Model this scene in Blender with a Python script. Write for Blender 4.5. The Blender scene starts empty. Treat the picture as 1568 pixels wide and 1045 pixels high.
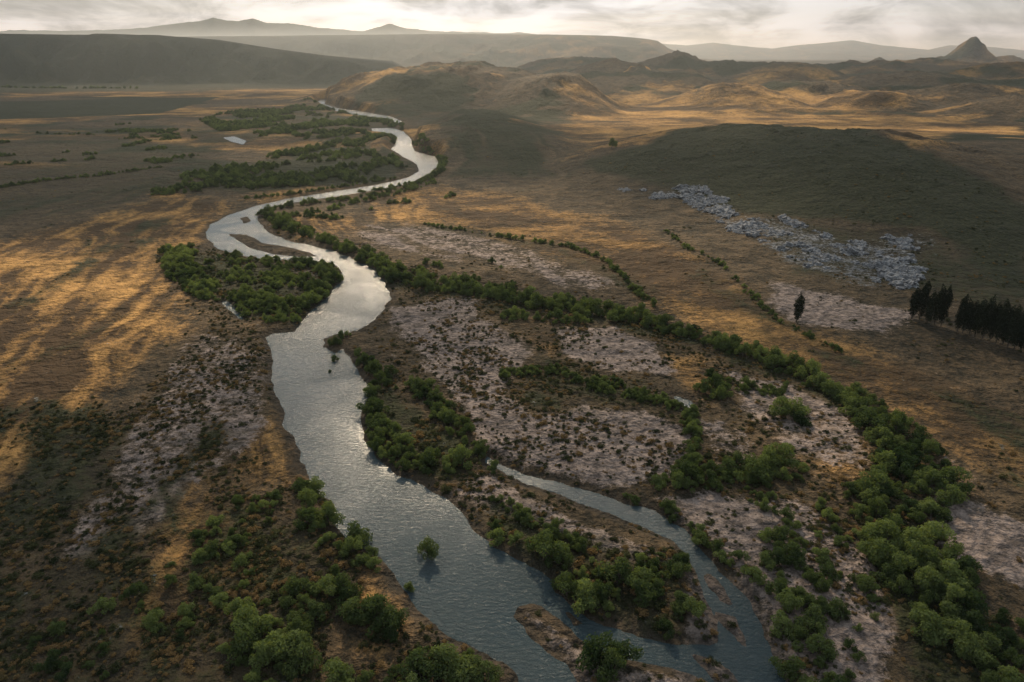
import bpy, math, random
import numpy as np
from mathutils import Vector
random.seed(4); rng=np.random.default_rng(7)
scene=bpy.context.scene
# ------------------------------------------------------------------ camera / survey frame
CH=120.0; PITCH=math.radians(22.7); F=1045.0; CX=784.0; CY=522.5
cp,sp=math.cos(PITCH),math.sin(PITCH)
def ray(px,py):
    u=(px-CX)/F; v=(CY-py)/F
    return np.array([u, cp+v*sp, -sp+v*cp])
def G(px,py,z=0.0):
    d=ray(px,py); t=(z-CH)/d[2]
    return d[0]*t,d[1]*t
def B(px,py,dist):
    d=ray(px,py); t=dist/d[1]
    return d[0]*t,dist,CH+d[2]*t
# ------------------------------------------------------------------ noise
def vnoise(x,y,seed):
    xi=np.floor(x).astype(np.int64); yi=np.floor(y).astype(np.int64)
    fx=x-xi; fy=y-yi
    fx=fx*fx*fx*(fx*(fx*6-15)+10); fy=fy*fy*fy*(fy*(fy*6-15)+10)
    def h(a,b):
        n=(a*374761393+b*668265263+seed*1442695041)&0xffffffff
        n=((n^(n>>13))*1274126177)&0xffffffff
        n=(n^(n>>16))
        return (n&0xffffff)/16777215.0
    a=h(xi,yi);b=h(xi+1,yi);c=h(xi,yi+1);d=h(xi+1,yi+1)
    return (a+(b-a)*fx)*(1-fy)+(c+(d-c)*fx)*fy
def fbm(x,y,seed,o=4,g=0.5):
    s=0;a=1;t=0
    for i in range(o):
        s=s+a*vnoise(x*2**i+17.3*i,y*2**i-9.1*i,seed+i); t+=a; a*=g
    return s/t*2-1
def ridged(x,y,seed,o=4):
    s=0;a=1;t=0
    for i in range(o):
        n=1-np.abs(vnoise(x*2**i+5.3*i,y*2**i+3.7*i,seed+i)*2-1)
        s=s+a*n*n; t+=a; a*=0.5
    return s/t
def sst(a,b,x):
    t=np.clip((x-a)/(b-a),0,1); return t*t*(3-2*t)
def sdpoly(x,y,P,M=60.0):
    P=np.asarray(P,float)
    out=np.full(x.shape,M)
    m=(x>P[:,0].min()-M)&(x<P[:,0].max()+M)&(y>P[:,1].min()-M)&(y<P[:,1].max()+M)
    if not m.any(): return out
    X=x[m];Y=y[m]; d2=np.full(X.shape,1e18); ins=np.zeros(X.shape,bool)
    n=len(P)
    for i in range(n):
        x0,y0=P[i];x1,y1=P[(i+1)%n]
        ex,ey=x1-x0,y1-y0; L=ex*ex+ey*ey+1e-9
        t=np.clip(((X-x0)*ex+(Y-y0)*ey)/L,0,1)
        dx=X-x0-t*ex;dy=Y-y0-t*ey
        d2=np.minimum(d2,dx*dx+dy*dy)
        if y0!=y1:
            c=((y0>Y)!=(y1>Y))&(X<(x1-x0)*(Y-y0)/(y1-y0)+x0)
            ins^=c
    d=np.sqrt(d2); d=np.where(ins,-d,d)
    out[m]=np.minimum(d,M); return out
# ------------------------------------------------------------------ hills
HILLS=[ # px,py,dist, wx,wy, rot, power
 (705,90,2100,330,430,0.15,2.2),(590,108,2150,190,300,0.2,1.6),(845,103,1750,130,210,-0.1,1.5),(930,106,2300,300,300,0,1.2),
 (745,164,1330,85,130,0.1,1.3),(730,182,1020,105,140,0.2,1.4),(810,205,930,75,100,0,1.3),
 (1110,202,820,150,190,0.1,1.4),(1220,190,800,180,210,0.0,1.5),(1320,200,720,150,190,-0.2,1.4),(1430,250,620,120,150,-0.3,1.4),(1010,228,800,110,120,0.2,1.3),
 (1560,225,900,190,260,0,1.3),(1700,250,600,150,260,0,1.2),
 (940,86,2900,230,300,0.2,1.0),(1030,74,3500,230,350,0,0.85),(985,98,2500,130,200,0,1.0),(1120,92,3300,260,260,0,1.0),(1210,100,3000,280,260,0,1.1),
 (1330,94,3900,420,400,0,1.1),(1440,92,4300,500,500,0,1.1),(1560,98,2800,350,350,0,1.1),(1250,122,2000,170,130,0,1.2),(1130,126,1800,130,130,0,1.2),
 (1480,132,1800,200,140,0,1.2),(1400,112,2500,230,170,0,1.2),(1350,134,1700,110,110,0,1.2),(1560,145,1500,130,110,0,1.2),(1050,112,2200,140,140,0,1.2),
 (1495,53,5600,150,260,0,0.72),(1455,82,5600,250,260,0,1.0),(1540,84,5600,200,260,0,1.0),(1347,87,5600,100,160,0,0.7),(880,80,4200,420,420,0,1.1)]
HW=[]
for (px,py,d,wx,wy,rot,pw) in HILLS:
    x,y,z=B(px,py,d); HW.append((x,y,z,wx,wy,rot,pw))
def prof(px,table,d):
    t=np.array(table,float)
    py=np.interp(px,t[:,0],t[:,1])
    v=(CY-py)/F
    return CH+d*((-sp+v*cp)/(cp+v*sp))
R1=[(-900,49),(0,51),(250,54),(340,61),(430,76),(520,88),(600,98),(640,130)]
R2=[(-900,60),(250,57),(400,55),(700,52),(830,53),(940,56),(985,60),(1005,63),(1022,74),(1060,90),(1100,94),(2500,94)]
R3=[(-900,52),(0,46),(100,45),(230,41),(285,33),(312,30),(335,25),(350,29),(372,31),(395,26),(415,33),(450,36),(500,42),(560,45),(598,37),(620,40),(660,45),(720,47),(800,48),(900,58),(1050,70),(1090,64),(1130,69),(1180,74),(1220,68),(1255,65),(1300,60),(1350,69),(1420,76),(1450,69),(1520,72),(1600,80),(2500,80)]
def base_height(x,y):
    r=np.hypot(x,y); yy=np.maximum(y,1.0)
    z=1.3+0.7*fbm(x/60,y/60,3,4)+ 0.15*fbm(x/6,y/6,33,3)
    far=sst(400,3000,r)
    z=z+far*5*fbm(x/300,y/300,5,4)
    z=z+32*sst(1100,2200,y)*sst(0.05,0.35,x/yy)*ridged(x/300,y/240,8,5)
    wxx=x+sst(300,1500,r)*36*fbm(x/150,y/150,71,4); wyy=y+sst(300,1500,r)*36*fbm(x/150,y/150,72,4)
    hs=0
    for (hx,hy,hz,wx,wy,rot,pw) in HW:
        c,s=math.cos(rot),math.sin(rot)
        dx=(wxx-hx)*c+(wyy-hy)*s; dy=-(wxx-hx)*s+(wyy-hy)*c
        q=(dx/wx)**2+(dy/wy)**2
        b=hz*np.exp(-np.minimum(q,40)**pw)
        hs=hs+b**5
    hs=hs**0.2
    gl=ridged(x/170+0.5*fbm(x/90,y/90,4,2),y/420,11,5)
    gl2=ridged(x/42+.5*fbm(x/30,y/30,14,2),y/110,13,4)
    z=z+hs*(1-0.22*sst(6,60,hs)*(1-gl)*1.2)-sst(4,40,hs)*7.0*(1-gl2)
    px=CX+1133*x/yy
    t=sst(3150,3900,y+300*fbm(x/400,y/400,21,4)); er=ridged(x/170,y/600,22,4)
    h1=np.maximum(prof(px,R1,3900),0)*(t-0.95*t*(1-t)*(1-er)*2)
    t=sst(6000,8000,y+500*fbm(x/1500,y/1500,25,3)); er=ridged(x/500,y/900,23,4)
    h2=np.maximum(prof(px,R2,8000),0)*(t-0.8*t*(1-t)*(1-er)*2)
    t=sst(10500,15000,y); er=ridged(x/1500,y/1500,24,5)
    h3=np.maximum(prof(px,R3,15000),0)*(t*(0.9+0.13*er)-0.6*t*(1-t)*(1-er)*2)
    z=np.maximum(np.maximum(z,h1),np.maximum(h2,h3))
    return z
_ds=np.geomspace(70,40000,900)
def hit(px,py):
    d=ray(px,py); t=_ds/np.hypot(d[0],d[1])
    x=d[0]*t;y=d[1]*t;z=CH+d[2]*t
    h=base_height(x,y); k=np.nonzero(z<h)[0]
    if len(k)==0: return x[-1],y[-1]
    k=k[0]
    if k==0: return x[0],y[0]
    a=z[k-1]-h[k-1]; b=z[k]-h[k]; f=a/(a-b)
    return x[k-1]+(x[k]-x[k-1])*f, y[k-1]+(y[k]-y[k-1])*f
# ------------------------------------------------------------------ water outlines
W_MAIN=[(668,240),(673,252),(657,268),(622,282),(580,290),(530,299),(480,306),(430,313),(405,320),(394,331),(399,345),(415,358),(440,369),(480,377),(515,385),(545,398),(577,415),(593,435),(601,458),(586,478),(566,497),(548,508),(520,512),(494,520),(498,532),(514,541),(526,534),(537,547),(548,565),(563,590),(560,615),(554,640),(565,672),(580,705),(610,728),(652,745),(690,764),(715,790),(738,820),(780,850),(822,872),(850,888),(856,905),(885,935),(925,960),(975,978),(1030,988),(1085,992),(1105,985),(1095,955),(1072,915),(1060,880),(1054,852),(1030,824),(980,802),(920,780),(850,759),(790,737),(738,709),(745,699),(800,724),(870,744),(940,764),(1000,784),(1050,813),(1087,853),(1122,888),(1148,918),(1160,948),(1175,985),(1195,1040),(1240,1140),(1130,1140),(1090,1050),(1030,1020),(960,1008),(900,985),(855,950),(825,930),(795,930),(785,945),(830,985),(862,1020),(905,1080),(950,1140),(850,1140),(800,1060),(765,1022),(722,995),(672,965),(634,932),(598,888),(574,855),(535,832),(515,800),(503,768),(478,750),(464,720),(454,690),(440,655),(426,615),(416,580),(413,540),(408,518),(418,512),(450,508),(465,490),(482,470),(505,450),(523,430),(521,413),(505,402),(480,399),(450,400),(425,398),(395,396),(365,391),(335,382),(318,370),(313,356),(322,344),(350,329),(395,315),(440,305),(490,297),(540,289),(590,281),(622,273),(642,262),(636,251),(616,240),(598,229),(604,221),(628,214),(636,232)]
W_UP=[(568,197),(600,196),(618,201),(631,214),(630,226),(604,228),(606,212),(590,203),(570,201)]
W_UP2=[(483,158),(492,152),(500,153),(497,160),(520,166),(560,172),(600,179),(616,186),(612,189),(580,183),(540,176),(505,168)]
W_P1=[(338,462),(350,462),(364,474),(374,482),(371,490),(356,482)]
W_P2=[(1024,604),(1040,607),(1060,614),(1070,626),(1058,631),(1042,620)]
W_P3=[(340,211),(360,209),(378,216),(374,223),(352,217)]
ISLS=[[(352,359),(376,360),(402,372),(440,379),(474,387),(486,393),(460,394),(432,391),(405,386),(378,379)],
 [(368,334),(378,332),(384,339),(374,343)],
 [(1085,885),(1105,900),(1118,925),(1105,920),(1090,903)],[(1100,940),(1125,945),(1140,970),(1150,1000),(1125,985)],
 [(1060,1003),(1090,1005),(1120,1030),(1150,1090),(1120,1070)],[(868,938),(890,955),(880,958)],[(700,742),(712,748),(706,752)]]
toW=lambda L:[G(a,b,0) for a,b in L]
WATER=[toW(p) for p in (W_MAIN,W_UP,W_UP2,W_P1,W_P2,W_P3)]
ISLW=[toW(i) for i in ISLS]
def sd_water(x,y):
    d=np.full(x.shape,60.0)
    for P in WATER: d=np.minimum(d,sdpoly(x,y,P))
    for P in ISLW: d=np.maximum(d,-sdpoly(x,y,P))
    return d+0.9*fbm(x/5,y/5,91,3)+sst(60,30,d*0+np.abs(d))*1.5*fbm(x/14,y/14,92,2)
def terrain(x,y):
    z=base_height(x,y); d=sd_water(x,y)
    r=np.hypot(x,y); s=np.clip(r/300,1,4)
    bank=0.05+ (np.maximum(z,0.5)-0.05)*sst(0,4.0*s,d)
    bed=0.05-1.6*sst(0,3.0*s,-d)
    return np.where(d>0,bank,bed),d
# ------------------------------------------------------------------ zones
def HP(L): return [hit(a,b) for a,b in L]
GRAVEL=[([(600,478),(700,462),(760,500),(810,540),(765,570),(755,600),(830,640),(900,610),(1055,660),(1048,722),(930,738),(800,712),(745,680),(690,610),(650,560)],.95),
 ([(868,510),(960,508),(1022,548),(1012,578),(950,570),(890,550)],.9),
 ([(680,752),(740,722),(820,765),(900,795),(1040,850),(1050,870),(940,850),(800,800),(740,790)],.7),
 ([(1000,750),(1100,752),(1250,780),(1330,860),(1370,960),(1330,1100),(1210,1100),(1150,900),(1070,815)],.74),
 ([(320,505),(395,530),(412,590),(430,650),(400,690),(300,740),(200,830),(90,880),(120,770),(190,650),(260,560)],.54),
 ([(1170,428),(1300,448),(1410,482),(1340,520),(1190,492)],.8),
 ([(1436,740),(1600,810),(1640,920),(1440,835)],.9),
 ([(540,340),(680,350),(860,400),(960,432),(900,445),(700,402),(570,378)],.5),
 ([(1115,560),(1200,588),(1310,650),(1335,722),(1200,700),(1130,625)],.65),
 ([(800,935),(900,990),(1000,1020),(1080,1045),(1100,1150),(960,1150),(870,1020)],.7),
 ([(1050,880),(1180,880),(1180,1050),(1050,1050)],.8),
 ([(400,395),(500,410),(500,440),(420,450)],.55),([(1060,640),(1110,640),(1180,720),(1080,730)],.55)]
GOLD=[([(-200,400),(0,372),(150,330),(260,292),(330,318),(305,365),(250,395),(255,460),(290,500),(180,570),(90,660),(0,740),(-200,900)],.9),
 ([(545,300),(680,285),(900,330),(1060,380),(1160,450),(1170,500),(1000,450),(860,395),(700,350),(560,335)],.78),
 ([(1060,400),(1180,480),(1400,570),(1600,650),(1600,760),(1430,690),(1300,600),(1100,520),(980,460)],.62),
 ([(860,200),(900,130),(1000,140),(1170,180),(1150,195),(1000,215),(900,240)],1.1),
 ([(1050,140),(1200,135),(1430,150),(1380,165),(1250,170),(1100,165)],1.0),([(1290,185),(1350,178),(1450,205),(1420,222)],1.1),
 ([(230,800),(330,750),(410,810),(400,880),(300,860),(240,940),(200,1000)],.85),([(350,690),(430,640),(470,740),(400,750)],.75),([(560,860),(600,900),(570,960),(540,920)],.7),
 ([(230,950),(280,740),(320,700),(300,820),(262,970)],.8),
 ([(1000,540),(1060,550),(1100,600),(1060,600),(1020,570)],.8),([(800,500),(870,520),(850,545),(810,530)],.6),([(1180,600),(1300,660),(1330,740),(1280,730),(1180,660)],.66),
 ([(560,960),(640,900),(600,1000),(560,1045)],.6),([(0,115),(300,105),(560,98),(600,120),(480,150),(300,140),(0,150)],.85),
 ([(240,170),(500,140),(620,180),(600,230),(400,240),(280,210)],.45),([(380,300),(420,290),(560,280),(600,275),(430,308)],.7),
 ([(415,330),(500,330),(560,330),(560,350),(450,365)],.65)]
GREEN=[([(-200,860),(60,880),(200,780),(330,760),(480,800),(560,860),(520,960),(420,1150),(-200,1200)],.55),
 ([(0,620),(60,600),(190,660),(150,760),(60,870),(-100,800),(-100,650)],.68),
 ([(170,800),(330,645),(350,660),(200,830)],.75),([(120,920),(210,825),(280,720),(300,735),(235,845),(150,950)],.75),
 ([(0,465),(120,400),(250,355),(252,364),(130,412),(0,482)],.7),([(160,362),(240,333),(250,342),(170,374)],.7),([(0,560),(80,520),(180,470),(185,480),(90,540),(0,590)],.5),
 ([(870,260),(1000,215),(1200,190),(1400,220),(1600,330),(1600,470),(1400,350),(1300,335),(1150,330),(1000,285)],.85),
 ([(1150,330),(1400,350),(1600,450),(1600,520),(1400,440),(1200,420)],.6),
 ([(255,385),(330,375),(430,398),(520,410),(515,440),(450,505),(350,470),(265,440)],.75),
 ([(250,300),(330,270),(420,240),(480,200),(600,232),(630,255),(560,285),(420,295)],.7),
 ([(260,200),(330,180),(480,150),(620,190),(600,215),(450,215),(300,230)],.55),
 ([(750,560),(850,545),(1000,590),(1080,625),(1060,665),(900,610),(830,625)],.6),
 ([(1400,590),(1600,640),(1600,780),(1500,740),(1480,660)],.55),([(1020,350),(1100,400),(1180,480),(1330,560),(1300,570),(1150,490),(1080,430)],.55),
 ([(700,740),(1050,850),(1075,950),(1000,990),(860,900),(760,840)],.62),([(560,580),(600,590),(740,700),(690,735),(600,720),(560,660)],.8),
 ([(640,342),(870,375),(980,445),(960,455),(860,385),(650,350)],.8),([(400,330),(600,420),(760,450),(1000,497),(1200,560),(1400,680),(1420,760),(1330,760),(1350,690),(1180,575),(990,515),(760,470),(600,450)],.8),
 ([(1330,760),(1420,760),(1430,860),(1600,1020),(1600,1150),(1400,1100),(1330,860)],.8),([(680,185),(760,175),(850,200),(860,270),(690,270)],.75),
 ([(520,150),(640,105),(700,120),(800,160),(700,190),(600,180)],.5),([(-200,190),(250,190),(350,250),(200,320),(-200,360)],.45)]
ROCK=[([(1130,335),(1200,332),(1290,370),(1395,355),(1415,425),(1330,435),(1190,405)],.6),([(950,290),(1080,284),(1095,300),(970,305)],.42),([(1040,300),(1100,300),(1160,350),(1130,358)],.45),([(1330,400),(1410,412),(1390,445),(1340,435)],.45)]
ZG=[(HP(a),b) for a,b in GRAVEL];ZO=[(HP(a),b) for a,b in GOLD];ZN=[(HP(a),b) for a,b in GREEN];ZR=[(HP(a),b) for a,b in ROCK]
CROP=HP([(-200,157),(0,156),(200,151),(335,149),(240,174),(0,183),(-200,186)])
def zone(x,y,Z,soft):
    m=np.zeros(x.shape)
    for P,w in Z:
        d=sdpoly(x,y,P,M=400.0)
        m=np.maximum(m,w*(1-sst(-1,1,d/soft)))
    return m
def zones(x,y):
    r=np.hypot(x,y); k=np.clip(r/200,0.7,12)
    xw=x+k*7*fbm(x/25/k**.5,y/25/k**.5,51,4); yw=y+k*7*fbm(x/25/k**.5,y/25/k**.5,52,4)
    soft=6*k
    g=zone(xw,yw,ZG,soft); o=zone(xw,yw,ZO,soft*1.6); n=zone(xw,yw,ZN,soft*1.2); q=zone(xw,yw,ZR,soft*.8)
    d=sdpoly(x,y,WATER[0],M=260.0)
    sc=fbm((d+14*fbm(x/50,y/50,55,3))/9.0,(x+y)/110,56,3)
    act=sst(4,15,d)*(1-sst(150,255,d))
    g=np.clip(g+act*0.30*sc,0,1.2); n=np.clip(n-act*0.38*sc,0,1.2)
    return g,o,n,q,sc*act
# ------------------------------------------------------------------ terrain mesh (one sheet, finer towards the valley head)
NR,NC=1150,1200
rr=np.geomspace(45,46000,NR); aa=np.radians(np.linspace(-56,56,NC))
RR,AA=np.meshgrid(rr,aa,indexing='ij')
X=(RR*np.sin(AA)).ravel();Y=(RR*np.cos(AA)).ravel()
Z,SDW=terrain(X,Y)
g,o,n,q,scr=zones(X,Y)
rad=np.hypot(X,Y)
far=sst(500,1200,rad); vfar=sst(2700,3200,rad)
big=fbm(X/350,Y/200,61,6,.6)
lplat=vfar*(1-sst(-.25,0,X/np.maximum(Y,1)))
o=np.clip(o+far*(1-.5*vfar)*1.0*sst(-.1,0.25,big)*(1-.6*n),0,1)*(1-.85*lplat)  # dry-grass gold, raised far out to paint the hills sunlit
n=np.clip(n+far*0.95*sst(0.0,0.3,fbm(X/240,Y/150,66,6,.6))*(1-o)+.35*vfar+.4*lplat,0,1.2)
crop=1-sst(-12,12,sdpoly(X,Y,CROP,M=100))
n=np.maximum(n,crop*1.8); o=o*(1-crop)
wet=1-sst(0,5,SDW)
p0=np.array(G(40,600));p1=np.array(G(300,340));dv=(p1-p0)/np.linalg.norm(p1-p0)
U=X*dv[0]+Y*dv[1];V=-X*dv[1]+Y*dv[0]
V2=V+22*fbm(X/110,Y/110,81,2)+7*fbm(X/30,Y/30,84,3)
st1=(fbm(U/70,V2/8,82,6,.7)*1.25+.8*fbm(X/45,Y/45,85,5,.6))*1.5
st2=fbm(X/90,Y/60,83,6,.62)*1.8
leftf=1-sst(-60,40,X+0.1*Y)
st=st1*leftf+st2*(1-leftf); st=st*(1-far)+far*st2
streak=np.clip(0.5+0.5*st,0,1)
me=bpy.data.meshes.new("terrain")
idx=np.arange(NR*NC).reshape(NR,NC)
quads=np.stack([idx[:-1,:-1],idx[:-1,1:],idx[1:,1:],idx[1:,:-1]],-1).reshape(-1,4)
me.vertices.add(NR*NC); me.vertices.foreach_set("co",np.stack([X,Y,Z],1).astype(np.float32).ravel())
nf=len(quads); me.loops.add(nf*4); me.loops.foreach_set("vertex_index",quads[:,::-1].astype(np.int32).ravel())
me.polygons.add(nf); me.polygons.foreach_set("loop_start",(np.arange(nf)*4).astype(np.int32))
me.polygons.foreach_set("use_smooth",np.ones(nf,bool))
me.update(calc_edges=True)
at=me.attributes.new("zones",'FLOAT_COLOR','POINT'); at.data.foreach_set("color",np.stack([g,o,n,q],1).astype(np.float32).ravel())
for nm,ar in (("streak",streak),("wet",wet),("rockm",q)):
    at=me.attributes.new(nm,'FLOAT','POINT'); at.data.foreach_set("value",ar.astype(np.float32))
terr=bpy.data.objects.new("terrain",me); scene.collection.objects.link(terr)
# ------------------------------------------------------------------ node helper
class NT:
    def __init__(s,tree): s.t=tree; s.n=tree.nodes; s.l=tree.links
    def new(s,typ,**k):
        nd=s.n.new(typ)
        for a,b in k.items(): setattr(nd,a,b)
        return nd
    def put(s,sock,v):
        if hasattr(v,'is_linked') or hasattr(v,'links'): s.l.new(v,sock)
        elif v is not None: sock.default_value=v
    def math(s,op,a,b=None,c=None,clamp=False):
        nd=s.new('ShaderNodeMath',operation=op); nd.use_clamp=clamp
        s.put(nd.inputs[0],a)
        if b is not None: s.put(nd.inputs[1],b)
        if c is not None: s.put(nd.inputs[2],c)
        return nd.outputs[0]
    def noise(s,vec,scale,detail=3,rough=0.55,dist=0):
        nd=s.new('ShaderNodeTexNoise'); s.put(nd.inputs['Vector'],vec)
        nd.inputs['Scale'].default_value=scale;nd.inputs['Detail'].default_value=detail;nd.inputs['Roughness'].default_value=rough;nd.inputs['Distortion'].default_value=dist
        return nd.outputs['Fac']
    def mix(s,f,a,b,mode='MIX'):
        nd=s.new('ShaderNodeMix',data_type='RGBA',blend_type=mode)
        s.put(nd.inputs[0],f)
        s.put(nd.inputs[6],a if not isinstance(a,tuple) else (*a,1)); s.put(nd.inputs[7],b if not isinstance(b,tuple) else (*b,1))
        return nd.outputs[2]
    def mr(s,v,a,b,c=0.0,d=1.0,smooth=False):
        nd=s.new('ShaderNodeMapRange'); nd.clamp=True
        if smooth: nd.interpolation_type='SMOOTHSTEP'
        s.put(nd.inputs[0],v)
        for i,q in enumerate((a,b,c,d)): s.put(nd.inputs[i+1],q)
        return nd.outputs[0]
def newmat(name):
    m=bpy.data.materials.new(name); m.use_nodes=True; m.node_tree.nodes.clear(); return m,NT(m.node_tree)
# ground
m,t=newmat("ground")
geo=t.new('ShaderNodeNewGeometry'); P=geo.outputs['Position']
az=t.new('ShaderNodeAttribute',attribute_name="zones"); sep=t.new('ShaderNodeSeparateColor'); t.l.new(az.outputs['Color'],sep.inputs[0])
astk=t.new('ShaderNodeAttribute',attribute_name="streak"); awet=t.new('ShaderNodeAttribute',attribute_name="wet"); ark=t.new('ShaderNodeAttribute',attribute_name="rockm")
n3=t.noise(P,2.2,4,.65); n1=t.noise(P,.42,4,.6); n2=t.noise(P,.07,5,.65); n0=t.noise(P,.012,6,.65)
brk=t.math('ADD',t.math('MULTIPLY',t.math('SUBTRACT',n1,.5),1.3),t.math('MULTIPLY',t.math('SUBTRACT',n3,.5),.9))
brk2=t.math('ADD',brk,t.math('MULTIPLY',t.math('SUBTRACT',n2,.5),1.3))
brk3=t.math('ADD',brk2,t.math('MULTIPLY',t.math('SUBTRACT',n0,.5),1.2))
c=t.mix(t.mr(t.math('ADD',.5,brk3),.2,.85),(.033,.029,.020),(.150,.105,.062))
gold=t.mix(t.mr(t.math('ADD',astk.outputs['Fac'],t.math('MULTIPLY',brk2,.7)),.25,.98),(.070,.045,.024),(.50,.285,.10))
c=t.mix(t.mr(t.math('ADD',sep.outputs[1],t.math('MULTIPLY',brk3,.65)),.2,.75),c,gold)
grav=t.mix(t.mr(t.math('ADD',n1,t.math('MULTIPLY',brk,.6)),.3,.75),(.120,.098,.088),(.325,.262,.232))
c=t.mix(t.mr(t.math('ADD',sep.outputs[0],t.math('MULTIPLY',brk2,.8)),.38,.62),c,grav)
grn=t.mix(t.mr(n1,.35,.7),(.016,.022,.012),(.055,.056,.027))
c=t.mix(t.mr(t.math('ADD',sep.outputs[2],t.math('MULTIPLY',brk3,.85)),.38,.72),c,grn)
rk=t.mix(t.mr(t.noise(P,.5,5,.7),.42,.6),(.05,.05,.05),(.27,.28,.295))
c=t.mix(t.mr(t.math('ADD',ark.outputs['Fac'],t.math('MULTIPLY',brk2,1.4)),.5,.72),c,rk)
v2=t.new('ShaderNodeTexVoronoi'); t.l.new(P,v2.inputs['Vector']); v2.inputs['Scale'].default_value=.75
tuft=t.mr(v2.outputs['Distance'],.16,.34,1,0)
tuft=t.math('MULTIPLY',tuft,t.mr(n2,.42,.6))
c=t.mix(t.math('MULTIPLY',tuft,.7),c,(.028,.028,.017))
v3=t.new('ShaderNodeTexVoronoi'); t.l.new(P,v3.inputs['Vector']); v3.inputs['Scale'].default_value=.11
c=t.mix(t.math('MULTIPLY',t.mr(v3.outputs['Distance'],.1,.5,1,0),t.mr(n0,.42,.62,0,.7)),c,(.028,.028,.017))
c=t.mix(t.math('MULTIPLY',awet.outputs['Fac'],.65),c,(.045,.040,.034))
bs=t.new('ShaderNodeBsdfPrincipled'); t.l.new(c,bs.inputs['Base Color']); bs.inputs['Roughness'].default_value=.95; bs.inputs['Specular IOR Level'].default_value=.1
bmp=t.new('ShaderNodeBump'); bmp.inputs['Strength'].default_value=1.0; bmp.inputs['Distance'].default_value=1.0
hh=t.math('ADD',t.math('MULTIPLY',n1,1.8),t.math('ADD',t.math('MULTIPLY',n3,.4),t.math('ADD',t.math('MULTIPLY',n2,8.0),t.math('MULTIPLY',n0,28.0))))
t.l.new(hh,bmp.inputs['Height']); t.l.new(bmp.outputs[0],bs.inputs['Normal'])
out=t.new('ShaderNodeOutputMaterial'); t.l.new(bs.outputs[0],out.inputs[0]); me.materials.append(m)
# ------------------------------------------------------------------ water
wm=bpy.data.meshes.new("river_water")
wm.from_pydata([(-900,60,0),(900,60,0),(900,2600,0),(-900,2600,0)],[],[(0,1,2,3)])
wo=bpy.data.objects.new("river_water",wm); scene.collection.objects.link(wo)
m,t=newmat("water"); geo=t.new('ShaderNodeNewGeometry'); P=geo.outputs['Position']
mp=t.new('ShaderNodeMapping'); t.l.new(P,mp.inputs[0]); mp.inputs['Scale'].default_value=(1,2.0,1); mp.inputs['Rotation'].default_value=(0,0,.45)
w1=t.noise(mp.outputs[0],.62,5,.68,.5); w2=t.noise(P,.035,4,.55,.5)
sxy=t.new('ShaderNodeSeparateXYZ'); t.l.new(P,sxy.inputs[0])
riff=t.mr(sxy.outputs[1],175,120,0,1,True)   # shallow riffle reach at the lower end of the river
hgt=t.math('MULTIPLY',w1,t.math('ADD',t.mr(w2,.38,.64,.30,.60),t.math('MULTIPLY',riff,.75)))
bs=t.new('ShaderNodeBsdfPrincipled'); t.l.new(t.mix(t.mr(w2,.35,.65),(.028,.052,.064),(.046,.068,.076)),bs.inputs['Base Color'])
bs.inputs['IOR'].default_value=1.35; bs.inputs['Roughness'].default_value=.19
bmp=t.new('ShaderNodeBump'); bmp.inputs['Strength'].default_value=.8; bmp.inputs['Distance'].default_value=1.0; t.l.new(hgt,bmp.inputs['Height']); t.l.new(bmp.outputs[0],bs.inputs['Normal'])
out=t.new('ShaderNodeOutputMaterial'); t.l.new(bs.outputs[0],out.inputs[0]); wm.materials.append(m)
# ------------------------------------------------------------------ foliage materials
def leafmat(name,a,b,tr=.3,c3=None):
    m,t=newmat(name); oi=t.new('ShaderNodeObjectInfo'); geo=t.new('ShaderNodeNewGeometry')
    tc=t.new('ShaderNodeTexCoord')
    nn=t.noise(tc.outputs['Object'],2.5,2); big=t.noise(geo.outputs['Position'],.02,2)
    f=t.math('ADD',t.math('MULTIPLY',oi.outputs['Random'],.6),t.math('ADD',t.math('MULTIPLY',nn,.6),t.math('MULTIPLY',t.math('SUBTRACT',big,.5),1.0)))
    c=t.mix(t.mr(f,.2,.95),a,b)
    if c3: 
        wn=t.new('ShaderNodeTexWhiteNoise'); wn.noise_dimensions='1D'; t.l.new(oi.outputs['Random'],wn.inputs['W'])
        c=t.mix(t.mr(wn.outputs['Value'],.62,.7),c,c3)
    df=t.new('ShaderNodeBsdfDiffuse'); t.l.new(c,df.inputs[0])
    tl=t.new('ShaderNodeBsdfTranslucent'); t.l.new(t.mix(1.0,c,(1.3,1.3,.6),'MULTIPLY'),tl.inputs[0])
    mx=t.new('ShaderNodeMixShader'); mx.inputs[0].default_value=tr
    t.l.new(df.outputs[0],mx.inputs[1]);t.l.new(tl.outputs[0],mx.inputs[2])
    out=t.new('ShaderNodeOutputMaterial'); t.l.new(mx.outputs[0],out.inputs[0]); return m
willow=leafmat("willow_leaves",(.032,.056,.026),(.165,.210,.080),.42)
scrubm=leafmat("scrub_leaves",(.022,.031,.016),(.080,.084,.040),.2,(.20,.135,.065))
darkm=leafmat("conifer_leaves",(.008,.013,.008),(.020,.028,.015),.1)
m,t=newmat("bark"); bs=t.new('ShaderNodeBsdfPrincipled'); tc=t.new('ShaderNodeTexCoord')
t.l.new(t.mix(t.noise(tc.outputs['Object'],8,3),(.04,.03,.022),(.12,.095,.07)),bs.inputs['Base Color']); bs.inputs['Roughness'].default_value=.9
out=t.new('ShaderNodeOutputMaterial'); t.l.new(bs.outputs[0],out.inputs[0]); bark=m
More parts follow.
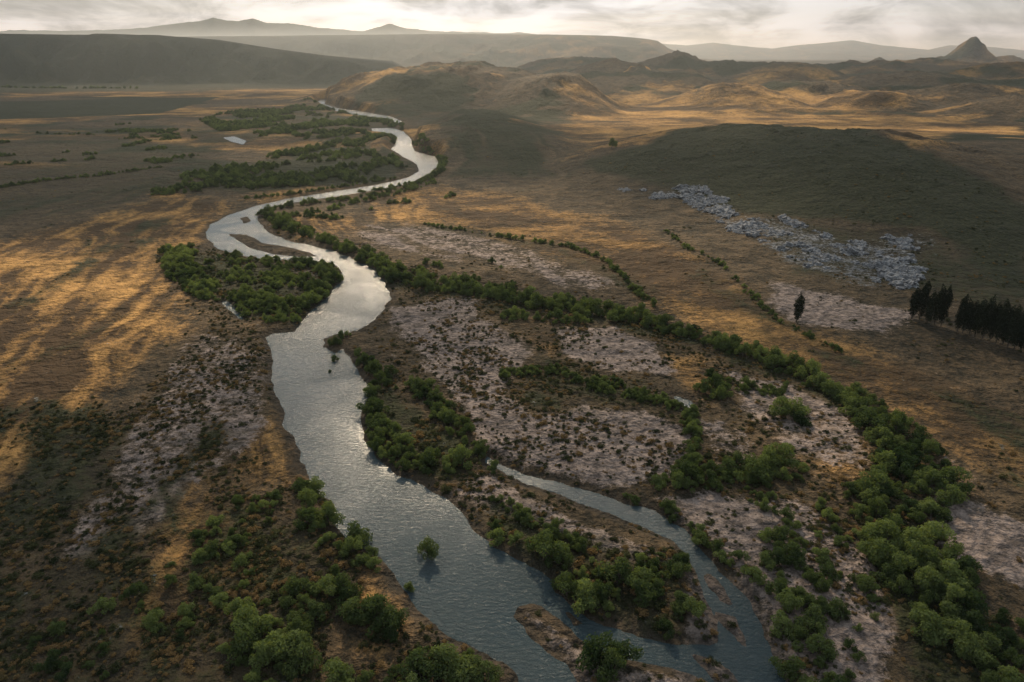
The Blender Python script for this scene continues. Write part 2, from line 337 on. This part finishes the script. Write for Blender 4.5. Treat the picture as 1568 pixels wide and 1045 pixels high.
def tube(vs,fs,p,q,r0,r1,k=6):
    p=Vector(p);q=Vector(q);d=(q-p).normalized(); a=d.orthogonal().normalized(); b=d.cross(a); o=len(vs)
    for (c,r) in ((p,r0),(q,r1)):
        for i in range(k):
            th=2*math.pi*i/k; vs.append(tuple(c+a*math.cos(th)*r+b*math.sin(th)*r))
    for i in range(k): fs.append((o+i,o+(i+1)%k,o+k+(i+1)%k,o+k+i))
def treemesh(name,lobes,nleaf,ls,leaf,trunk_h,tr=.07,limbs=True,rs=None):
    vs=[];fs=[]
    tube(vs,fs,(0,0,-.25),(0.02,0,trunk_h),tr,tr*.7,8)
    if limbs:
        for (lx,ly,lz,lr,lzr) in lobes:
            mid=(lx*.45,ly*.45,trunk_h+(lz-trunk_h)*.4)
            tube(vs,fs,(0.02,0,trunk_h*.9),mid,tr*.6,tr*.4,5); tube(vs,fs,mid,(lx,ly,lz),tr*.4,tr*.12,5)
    nb=len(fs)
    w=np.array([l[3]**2 for l in lobes]); w=w/w.sum()
    ch=rs.choice(len(lobes),nleaf,p=w); L=np.array(lobes)[ch]
    d=rs.normal(size=(nleaf,3)); d[:,2]+=.25; d/=np.linalg.norm(d,axis=1)[:,None]
    rad=rs.uniform(.55,1.08,nleaf)**.6
    rad*=1+.18*np.sin(d[:,0]*7+ch)*np.cos(d[:,1]*6+2*ch)
    C=L[:,:3]+d*rad[:,None]*np.stack([L[:,3],L[:,3],L[:,4]],1)
    nn=d+rs.normal(size=(nleaf,3))*.55; nn/=np.linalg.norm(nn,axis=1)[:,None]
    a=np.cross(nn,rs.normal(size=(nleaf,3))); a/=np.linalg.norm(a,axis=1)[:,None]; b=np.cross(nn,a)
    s=(ls*rs.uniform(.6,1.4,nleaf))[:,None]
    V=np.stack([C-a*s,C-b*s*.6,C+a*s,C+b*s*.6],1).reshape(-1,3)
    o=len(vs); vs=vs+[tuple(v) for v in V]; fs=fs+[(o+4*i,o+4*i+1,o+4*i+2,o+4*i+3) for i in range(nleaf)]
    me=bpy.data.meshes.new(name); me.from_pydata(vs,[],fs); me.materials.append(bark); me.materials.append(leaf)
    mi=np.ones(len(fs),np.int32); mi[:nb]=0; me.polygons.foreach_set("material_index",mi); me.update(); return me
WILL=[];
for k in range(7):
    rs=np.random.default_rng(100+k); lobes=[]
    nl=11+k
    for i in range(nl):
        th=rs.uniform(0,2*math.pi); rr_=rs.uniform(.1,.82); z=rs.uniform(.45,1.3)*(1-.4*rr_)
        R=rs.uniform(.20,.38); lobes.append((rr_*math.cos(th),rr_*math.sin(th),z,R,R*rs.uniform(.75,1.0)))
    lobes.append((rs.uniform(-.2,.2),rs.uniform(-.2,.2),1.2,.33,.32))
    WILL.append(treemesh("willow_tree_mesh",lobes,2600,.055,willow,.4,.07,True,rs))
SHR=[]
for k in range(4):
    rs=np.random.default_rng(200+k); lobes=[]
    for i in range(5):
        th=rs.uniform(0,2*math.pi); rr_=rs.uniform(.1,.6); R=rs.uniform(.25,.5); lobes.append((rr_*math.cos(th),rr_*math.sin(th),R*.8,R,R*.8))
    SHR.append(treemesh("shrub_mesh",lobes,240,.11,scrubm,.15,.04,True,rs))
POP=[]
for k in range(3):
    rs=np.random.default_rng(300+k); lobes=[]
    for i in range(12):
        f=i/11; R=.16*(math.sin(math.pi*min(1,(f*.85+.12)))**.6); lobes.append((rs.uniform(-.03,.03),rs.uniform(-.03,.03),.16+f*.8,R*.9,.09))
    POP.append(treemesh("poplar_mesh",lobes,3000,.018,darkm,.3,.022,False,rs))
def coll(name,meshes,obname):
    c=bpy.data.collections.new(name)
    for me in meshes: c.objects.link(bpy.data.objects.new(obname,me))
    return c
import bmesh
m,t=newmat("limestone"); bs=t.new('ShaderNodeBsdfPrincipled'); geo=t.new('ShaderNodeNewGeometry')
t.l.new(t.mix(t.mr(t.noise(geo.outputs['Position'],.8,5,.7),.35,.65),(.06,.062,.064),(.27,.28,.30)),bs.inputs['Base Color']); bs.inputs['Roughness'].default_value=.9
out=t.new('ShaderNodeOutputMaterial'); t.l.new(bs.outputs[0],out.inputs[0]); lime=m
ROCKM=[]
from mathutils import noise as mn
for k in range(4):
    bm=bmesh.new(); bmesh.ops.create_icosphere(bm,subdivisions=4,radius=1)
    for v in bm.verts:
        p=v.co.copy(); d=mn.noise(p*1.3+Vector((k*5,0,0)))*.6+mn.noise(p*3.1+Vector((0,k*7,0)))*.3
        cc=mn.cell(p*1.7+Vector((k,k,0)))*.25
        v.co=p*(1+d+cc); v.co.z*=.75
    me_=bpy.data.meshes.new("rock_mesh"); bm.to_mesh(me_); bm.free(); me_.materials.append(lime); ROCKM.append(me_)
CW=coll("willow_kinds",WILL,"willow"); CS=coll("shrub_kinds",SHR,"shrub"); CR=coll("rock_kinds",ROCKM,"rock")
def scatter(name,pts,scl,rot,collection):
    me=bpy.data.meshes.new(name); me.from_pydata([tuple(p) for p in pts],[],[])
    a=me.attributes.new("scl",'FLOAT_VECTOR','POINT'); a.data.foreach_set("vector",np.asarray(scl,np.float32).ravel())
    a=me.attributes.new("rot",'FLOAT_VECTOR','POINT'); a.data.foreach_set("vector",np.asarray(rot,np.float32).ravel())
    ob=bpy.data.objects.new(name,me); scene.collection.objects.link(ob)
    ng=bpy.data.node_groups.new(name+"_nodes",'GeometryNodeTree')
    ng.interface.new_socket("Geometry",in_out='INPUT',socket_type='NodeSocketGeometry'); ng.interface.new_socket("Geometry",in_out='OUTPUT',socket_type='NodeSocketGeometry')
    N=ng.nodes; gi=N.new('NodeGroupInput');go=N.new('NodeGroupOutput'); iop=N.new('GeometryNodeInstanceOnPoints'); ci=N.new('GeometryNodeCollectionInfo')
    ci.inputs['Collection'].default_value=collection; ci.inputs['Separate Children'].default_value=True; ci.inputs['Reset Children'].default_value=True
    iop.inputs['Pick Instance'].default_value=True
    s=N.new('GeometryNodeInputNamedAttribute'); s.data_type='FLOAT_VECTOR'; s.inputs['Name'].default_value="scl"
    r=N.new('GeometryNodeInputNamedAttribute'); r.data_type='FLOAT_VECTOR'; r.inputs['Name'].default_value="rot"
    L=ng.links; L.new(gi.outputs[0],iop.inputs['Points']); L.new(ci.outputs[0],iop.inputs['Instance']); L.new(s.outputs['Attribute'],iop.inputs['Scale']); L.new(r.outputs['Attribute'],iop.inputs['Rotation']); L.new(iop.outputs[0],go.inputs[0])
    md=ob.modifiers.new("scatter",'NODES'); md.node_group=ng; return ob
# ------------------------------------------------------------------ tree belts: (px,py,halfwidth px) polylines, crown radius m
BELTS=[
 ([(405,328,7),(440,350,9),(490,368,9),(540,385,11),(590,408,15),(620,428,20),(680,442,22),(740,450,18),(800,462,18),(860,472,22),(930,482,22),(1000,497,20),(1070,518,18),(1120,535,18),(1180,555,18),(1240,580,22),(1300,612,28),(1350,645,32),(1395,690,38),(1410,735,42),(1385,780,50),(1370,820,52),(1400,870,54),(1440,920,58),(1500,975,58),(1560,1030,60),(1620,1090,60)],4.0,1),
 ([(770,487,9),(850,492,12),(905,492,10)],3.4,1),
 ([(568,590,5),(573,640,13),(588,680,24),(620,705,28),(660,718,24),(700,718,14)],3.3,1),
 ([(548,548,6),(600,590,13),(650,602,16),(680,635,17),(710,668,16),(735,690,11)],3.0,.95),
 ([(272,385,18),(280,420,20),(320,452,18),(370,455,20),(430,478,20),(455,470,16),(500,440,16),(508,420,12),(470,405,5)],3.4,.95),([(380,425,24),(450,430,24)],2.2,.5),
 ([(470,745,8),(490,790,22),(520,830,24),(560,865,18),(520,890,26),(470,930,38),(430,970,44),(400,1030,56),(380,1090,50)],3.8,.92),
 ([(560,950,22),(620,965,26),(640,985,22)],4.0,.9),([(700,1010,18),(750,1035,16),(540,1045,34)],3.8,.85),
 ([(330,870,60),(230,960,70),(100,1020,80)],2.2,.2),([(400,780,38),(330,830,45)],2.2,.35),([(380,900,30),(360,980,40)],3.0,.35),
 ([(745,800,12),(790,840,18),(850,875,22),(880,895,28),(935,905,44),(965,880,34),(1000,910,30)],3.8,.88),([(900,855,20),(840,810,14),(760,770,12)],2.2,.8),
 ([(1005,965,32),(1010,990,16)],4.4,1),([(1040,930,18),(1060,955,12)],3.2,.8),([(830,915,16)],3.6,1),([(940,1030,26)],4.2,1),([(1000,870,40),(1040,860,20)],2.4,.55),
 ([(760,722,6),(830,738,7),(900,752,7),(970,766,8),(1040,790,9),(1090,835,10),(1150,880,11)],2.3,.9),
 ([(1010,742,14),(1080,742,18),(1140,722,22),(1220,722,24)],3.6,.95),([(1290,750,20),(1320,770,18)],3.6,.95),([(1205,640,26)],4.4,1),([(1093,605,18)],4,1),
 ([(1060,640,10),(1060,700,12),(1040,735,10)],2.5,.8),([(1100,580,14),(1150,600,18),(1210,600,15)],2.3,.6),([(1180,830,20),(1210,920,26),(1220,960,26)],3.6,.75),
 ([(1250,1000,55),(1190,1050,45),(1330,990,45)],3.2,.5),([(1250,840,60),(1280,920,55)],2.3,.35),([(1160,760,40),(1230,790,40)],2.0,.35),
 ([(765,575,9),(850,568,10),(900,588,12),(960,600,12),(1010,615,15),(1060,640,12)],1.9,.8),([(920,590,25),(1000,610,22)],1.6,.6),
 ([(515,520,7),(540,515,7)],3.6,1),([(500,526,4),(530,530,4)],2.4,1),
 ([(235,294,4),(300,285,5),(350,275,7)],3.8,.8),([(650,285,4),(620,296,4),(560,308,5),(500,322,5),(440,338,5)],3,.5),
 ([(640,205,4),(660,225,5),(680,245,4),(674,264,4),(625,289,3),(540,305,3),(460,314,4),(410,324,4)],3.2,.8),
 ([(520,170,2),(600,192,2),(640,205,3)],3.4,.5),([(380,305,3),(440,299,3),(540,284,3),(610,272,3)],2.4,.6),
 ([(0,288,3),(80,276,3),(150,270,3),(250,256,3)],2.4,.7),([(60,205,2),(150,207,2)],2.6,.5),
 ([(0,134,1.5),(100,136,1.5),(210,136,1.5)],6,.7),
 ([(645,343,2),(720,355,3),(800,368,3),(870,378,4),(930,400,4),(980,450,5),(1000,470,5)],2.0,.7),
 ([(1020,355,3),(1060,385,4),(1100,402,4),(1150,455,5),(1190,490,5),(1300,545,5)],1.7,.3),
 ([(520,335,8),(440,330,7),(430,345,6),(480,355,8)],2.6,.7),([(745,402,6),(770,410,5)],2.6,.6)]
tp=[];tr_=[]
for pl,cr,dens in BELTS:
    W=[]
    for (px,py,rp) in pl:
        x,y=hit(px,py); sl=math.sqrt(x*x+y*y+CH*CH); W.append((x,y,max(rp*sl/F,cr*.5)))
    if len(W)==1: W=W*2
    sp_=cr*1.12; grid={}
    for (x0,y0,r0),(x1,y1,r1) in zip(W[:-1],W[1:]):
        L=math.hypot(x1-x0,y1-y0); area=(L+r0)*(r0+r1)
        ncand=min(6000,int(area/(sp_*sp_)*7)+4)
        if L<.1 and r0>1: ncand=max(ncand,10)
        for _ in range(ncand):
            f=random.random(); R=(r0+(r1-r0)*f)
            th=random.random()*6.283; q_=math.sqrt(random.random())*R
            x=x0+(x1-x0)*f+q_*math.cos(th); y=y0+(y1-y0)*f+q_*math.sin(th)
            s=cr*random.choice((.5,.65,.8,1,1.15,1.3))*random.uniform(.9,1.1)
            spc=sp_*random.uniform(.75,1.15)
            k=(int(x//sp_),int(y//sp_)); ok=True
            for a in (-1,0,1):
                for b in (-1,0,1):
                    for (xx,yy_) in grid.get((k[0]+a,k[1]+b),()):
                        if (xx-x)**2+(yy_-y)**2<spc*spc: ok=False
            if ok:
                grid.setdefault(k,[]).append((x,y))
                if random.random()<dens*.97: tp.append((x,y)); tr_.append(s)
# irregular copses on the upper floodplain
PATCH=[([(225,300),(300,262),(420,236),(500,222),(600,236),(628,262),(560,279),(430,288)],3.8,-.02,45,70),([(300,182),(400,165),(480,148),(520,155),(620,190),(598,226),(480,220),(350,208)],4.2,.03,60,90),
 ([(0,190),(280,190),(330,240),(0,280)],2.6,.38,60,80),([(520,300),(660,275),(700,300),(560,330)],2.4,.25,25,30),([(600,410),(640,400),(980,480),(900,490)],2.6,.2,12,15),([(255,380),(520,405),(510,450),(440,505),(340,470),(262,440)],2.4,.05,10,12)]
for pl,cr,th_,sx0,sy0 in PATCH:
    Pp=np.array(HP(pl)); mn_,mx_=Pp.min(0),Pp.max(0); area=np.prod(mx_-mn_); nn_=min(int(area/(cr*cr*1.6)),30000)
    x=rng.uniform(mn_[0],mx_[0],nn_);y=rng.uniform(mn_[1],mx_[1],nn_)
    k=(sdpoly(x,y,Pp)<0)&(fbm(x/sx0,y/sy0,777,4,.6)>th_)&(rng.uniform(0,1,nn_)<.75)
    for a,b in zip(x[k],y[k]): tp.append((a,b)); tr_.append(cr*random.uniform(.5,1.25))
tp=np.array(tp); tr_=np.array(tr_)
tz,td=terrain(tp[:,0],tp[:,1]); keep=td>0.5
tp=tp[keep];tr_=tr_[keep];tz=tz[keep];N_=len(tp)
print("trees",N_)
scl=np.stack([tr_*rng.uniform(.85,1.2,N_),tr_*rng.uniform(.85,1.2,N_),tr_*rng.uniform(.8,1.15,N_)],1)
rot=np.stack([rng.uniform(-.1,.1,N_),rng.uniform(-.1,.1,N_),rng.uniform(0,6.28,N_)],1)
scatter("willow_thicket",np.column_stack([tp,tz-.15*tr_]),scl,rot,CW)
# shrubs over the floodplain
FLOOD=HP([(400,320),(600,400),(760,440),(1000,490),(1200,550),(1400,680),(1440,760),(1440,860),(1600,1000),(1600,1150),(-200,1200),(-200,900),(0,620),(200,640),(330,500),(250,440),(250,380),(330,370),(520,420),(400,350)])
NS=170000
u=rng.uniform(0,1,NS); r=90*(900/90)**(u**.85); a=np.radians(rng.uniform(-48,48,NS))
sx=r*np.sin(a);sy=r*np.cos(a)
sg,so,sn,sq,ssc=zones(sx,sy)
fl=1-sst(-4,8,sdpoly(sx,sy,FLOOD))
cl=fbm(sx/14,sy/14,401,3); cl2=fbm(sx/60,sy/60,402,3)
pr=fl*(.05+.35*sst(0,.4,cl)+.25*sst(0,.4,cl2)+.35*sst(0,.4,-ssc))+.05*sst(0,.4,cl)
pr=pr+(.25+.4*fl)*sn*sst(-.3,.3,cl)-.2*so*(1-sn)
pr=pr*np.minimum((r/200)**1.2,3)
lowr=1-.8*sst(300,700,r)
sz,sd_=terrain(sx,sy)
keep=(rng.uniform(0,1,NS)<pr*lowr*.8)&(sd_>.8)
sx=sx[keep];sy=sy[keep];sz=sz[keep];n_=len(sx); print("shrubs",n_)
ss=rng.gamma(2.2,.26,n_)+.22; ss=np.minimum(ss,2.0)
scatter("scrub_bushes",np.stack([sx,sy,sz-.05],1),np.stack([ss,ss,ss*rng.uniform(.6,1.1,n_)],1),np.stack([0*ss,0*ss,rng.uniform(0,6.28,n_)],1),CS)
# rocks on the slope
rp=[]
for P_,w in ZR:
    P_=np.array(P_); nn_=5000
    x=rng.uniform(P_[:,0].min(),P_[:,0].max(),nn_);y=rng.uniform(P_[:,1].min(),P_[:,1].max(),nn_)
    cl=fbm(x/13,y/20,500,4,.6)
    k=(sdpoly(x,y,P_)<0)&(rng.uniform(0,1,nn_)<w*.55*sst(-.12,.30,cl)); rp.append(np.stack([x[k],y[k]],1))
rp=np.concatenate(rp); rz,_=terrain(rp[:,0],rp[:,1]); n_=len(rp); s=np.minimum(rng.gamma(1.3,.95,n_)+.3,6); print("rocks",n_)
scatter("rock_outcrop",np.column_stack([rp,rz-.3*s]),np.stack([s*1.2,s,s*.95],1),np.stack([rng.uniform(-.3,.3,n_),rng.uniform(-.3,.3,n_),rng.uniform(0,6,n_)],1),CR)
# individual trees
def single(name,mesh,px,py,sc,zs=None,z0=None):
    x,y=hit(px,py); z,_=terrain(np.array([x]),np.array([y])); z=z[0] if z0 is None else z0
    o=bpy.data.objects.new(name,mesh); scene.collection.objects.link(o); o.location=(x,y,z-.1); o.scale=(sc,sc,zs or sc); o.rotation_euler[2]=random.uniform(0,6.28); return o
single("willow_tree",WILL[2],655,845,3.1,4.6,-.6); single("willow_tree",WILL[3],626,898,1.7,2.0,-.3)
single("willow_tree",WILL[1],512,548,1.9,1.9,-.2); single("willow_tree",WILL[4],505,566,1.0,1.0,-.2)
single("willow_tree",WILL[0],937,228,7,8); 
single("cypress_tree",POP[0],1220,494,15,15)
for i,(px,py) in enumerate([(1396,488),(1408,490),(1420,494),(1431,497),(1440,500),(1466,508),(1474,511),(1483,513),(1492,516),(1504,519),(1515,522),(1524,526),(1534,528),(1543,532),(1553,535),(1563,538),(1575,542),(1590,547)]):
    single("poplar_tree",POP[i%3],px,py,random.uniform(13,18),random.uniform(15.5,21))
# ------------------------------------------------------------------ light
EL=math.radians(33); AZ=math.radians(-6)
S=Vector((math.sin(AZ)*math.cos(EL),math.cos(AZ)*math.cos(EL),math.sin(EL)))
sl=bpy.data.lights.new("sun",'SUN'); sl.energy=5.0; sl.angle=math.radians(.6); sl.color=(1,.80,.56)
so_=bpy.data.objects.new("sun",sl); scene.collection.objects.link(so_); so_.rotation_euler=S.to_track_quat('Z','Y').to_euler(); so_.location=(0,0,500)
# cloud layer: added out of view for shade, gaps shaped to light ground patches
ZC=1000.0
GAPS=[(130,440,165,120,1.1),(60,560,70,60,.9),(640,330,140,150,1.1),(820,360,190,115,1.1),(1050,420,95,65,.9),(1000,175,340,270,1.1),(1220,150,420,260,1.1),(1390,200,130,90,1),(1130,230,60,60,.3),(1500,160,200,140,.7),(1350,480,90,50,.35),(1480,620,50,50,.4),
 (600,125,260,300,.75),(760,115,260,260,.9),(860,165,130,150,.9),(400,190,260,220,.5),(150,230,200,130,.3),(900,600,80,70,.5),(1250,640,60,50,.75),(690,850,30,50,.7),(770,920,22,40,.6),(1390,760,46,50,.95),(1480,950,40,40,.65),(450,440,90,70,.5),(620,690,34,34,1),(940,910,28,26,.85),(950,490,80,24,.85),(1130,730,26,18,.75),
 (250,135,800,330,.95),(560,600,60,50,.12),(330,840,24,26,.8),(250,920,18,18,.6),(520,840,24,26,.7),(430,1000,26,24,.6),(460,230,150,120,.6)]
GW=[(*hit(a,b),c,d,e) for a,b,c,d,e in GAPS]
uu=np.linspace(-1,1,420); gx=6500*np.sinh(4.2*uu)/math.sinh(4.2); vv=np.linspace(-.55,1,520); gy=200+7500*np.sinh(4.2*vv)/math.sinh(4.2)
CXg,CYg=np.meshgrid(gx,gy,indexing='ij'); cx=CXg.ravel();cy=CYg.ravel()
tr=np.zeros(cx.shape)
cr_=np.hypot(cx,cy); ka=np.clip(cr_/250,1,8)
wx_=cx+30*ka*fbm(cx/60/ka**.7,cy/60/ka**.7,601,4);wy_=cy+30*ka*fbm(cx/60/ka**.7,cy/60/ka**.7,602,4)
for (hx,hy,a_,b_,e) in GW: tr=np.maximum(tr,e*np.exp(-(((wx_-hx)/a_)**2+((wy_-hy)/b_)**2)**1.3))
tr=np.clip(tr+.10+.10*fbm(cx/300,cy/300,603,3)+.35*sst(3000,5000,cr_)*sst(0,.3,fbm(cx/900,cy/900,609,3)),0,1)
den=1-tr
offx,offy=S.x/S.z*ZC,S.y/S.z*ZC
edge=1-sst(4500,6400,cr_)
cm=bpy.data.meshes.new("cloud_shade_sheet")
nx,ny=CXg.shape; idx=np.arange(nx*ny).reshape(nx,ny)
quads=np.stack([idx[:-1,:-1],idx[1:,:-1],idx[1:,1:],idx[:-1,1:]],-1).reshape(-1,4)
cm.from_pydata(np.stack([cx+offx,cy+offy,np.full(cx.shape,ZC)],1).tolist(),[],quads.tolist())
a_=cm.attributes.new("den",'FLOAT','POINT'); a_.data.foreach_set("value",(den*edge).astype(np.float32))
co=bpy.data.objects.new("cloud_shade_sheet",cm); scene.collection.objects.link(co)
m,t=newmat("cloud_shade"); at_=t.new('ShaderNodeAttribute',attribute_name="den")
tl=t.new('ShaderNodeBsdfTranslucent'); tl.inputs[0].default_value=(.62,.73,.84,1); tb=t.new('ShaderNodeBsdfTransparent'); mx=t.new('ShaderNodeMixShader')
t.l.new(t.math('MULTIPLY',at_.outputs['Fac'],.95),mx.inputs[0]); t.l.new(tb.outputs[0],mx.inputs[1]); t.l.new(tl.outputs[0],mx.inputs[2])
out=t.new('ShaderNodeOutputMaterial'); t.l.new(mx.outputs[0],out.inputs[0]); cm.materials.append(m)
# haze
bm=bmesh.new(); bmesh.ops.create_cube(bm,size=1)
hm=bpy.data.meshes.new("valley_haze"); bm.to_mesh(hm); bm.free(); ho=bpy.data.objects.new("valley_haze",hm); scene.collection.objects.link(ho)
ho.scale=(110000,56000,500); ho.location=(0,25000,190)
m,t=newmat("haze"); vs_=t.new('ShaderNodeVolumeScatter'); vs_.inputs['Color'].default_value=(.84,.94,1,1); vs_.inputs['Density'].default_value=7.0e-5; vs_.inputs['Anisotropy'].default_value=.62
out=t.new('ShaderNodeOutputMaterial'); t.l.new(vs_.outputs[0],out.inputs['Volume']); hm.materials.append(m)
# world
w=bpy.data.worlds.new("World"); scene.world=w; w.use_nodes=True; w.node_tree.nodes.clear(); t=NT(w.node_tree)
sky=t.new('ShaderNodeTexSky',sky_type='NISHITA'); sky.sun_disc=False; sky.sun_elevation=EL; sky.sun_rotation=AZ; sky.dust_density=2; sky.altitude=600
tc=t.new('ShaderNodeTexCoord'); D=tc.outputs['Generated']
sx_=t.new('ShaderNodeSeparateXYZ'); t.l.new(D,sx_.inputs[0])
zz=t.math('ADD',t.math('MAXIMUM',sx_.outputs[2],0),.035)
cb=t.new('ShaderNodeCombineXYZ'); t.l.new(t.math('DIVIDE',sx_.outputs[0],zz),cb.inputs[0]); t.l.new(t.math('DIVIDE',sx_.outputs[1],zz),cb.inputs[1])
mpp=t.new('ShaderNodeMapping'); t.l.new(D,mpp.inputs[0]); mpp.inputs['Scale'].default_value=(1,1,3.5)
cn_a=t.noise(cb.outputs[0],.22,8,.62,.4); cn_b=t.noise(mpp.outputs[0],6.5,9,.62,.5); cn2=t.noise(cb.outputs[0],.16,3,.5)
cn=t.math('ADD',t.math('MULTIPLY',cn_a,.2),t.math('MULTIPLY',cn_b,.8))
dot=t.new('ShaderNodeVectorMath',operation='DOT_PRODUCT'); t.l.new(D,dot.inputs[0]); dot.inputs[1].default_value=S
gl=t.math('POWER',t.math('MAXIMUM',dot.outputs['Value'],0),9.0)
hz=t.mr(sx_.outputs[2],0,.22,1,0)
lum=t.math('ADD',t.math('ADD',t.mr(cn,.40,.58,2.6,5.4),t.math('MULTIPLY',hz,t.mr(cn,.42,.56,1.8,6.4))),t.math('MULTIPLY',gl,t.mr(cn,.40,.58,5,12)))
tint=t.mix(hz,(.86,.96,1.05),(1.0,.93,.89))
cc=t.mix(1.0,tint,lum,'MULTIPLY')
col=t.mix(t.mr(cn2,.3,.55,.7,.97),sky.outputs[0],cc)
bg=t.new('ShaderNodeBackground'); t.l.new(col,bg.inputs[0]); bg.inputs[1].default_value=.1
out=t.new('ShaderNodeOutputWorld'); t.l.new(bg.outputs[0],out.inputs[0])
# camera
cd=bpy.data.cameras.new("camera"); cd.sensor_width=36; cd.lens=F/1568*36; cd.clip_end=200000; cd.clip_start=1
cam=bpy.data.objects.new("camera",cd); scene.collection.objects.link(cam); cam.location=(0,0,CH); cam.rotation_euler=(math.radians(90)-PITCH,0,0)
scene.camera=cam
scene.view_settings.view_transform='Standard'; scene.view_settings.look='None'; scene.view_settings.exposure=0
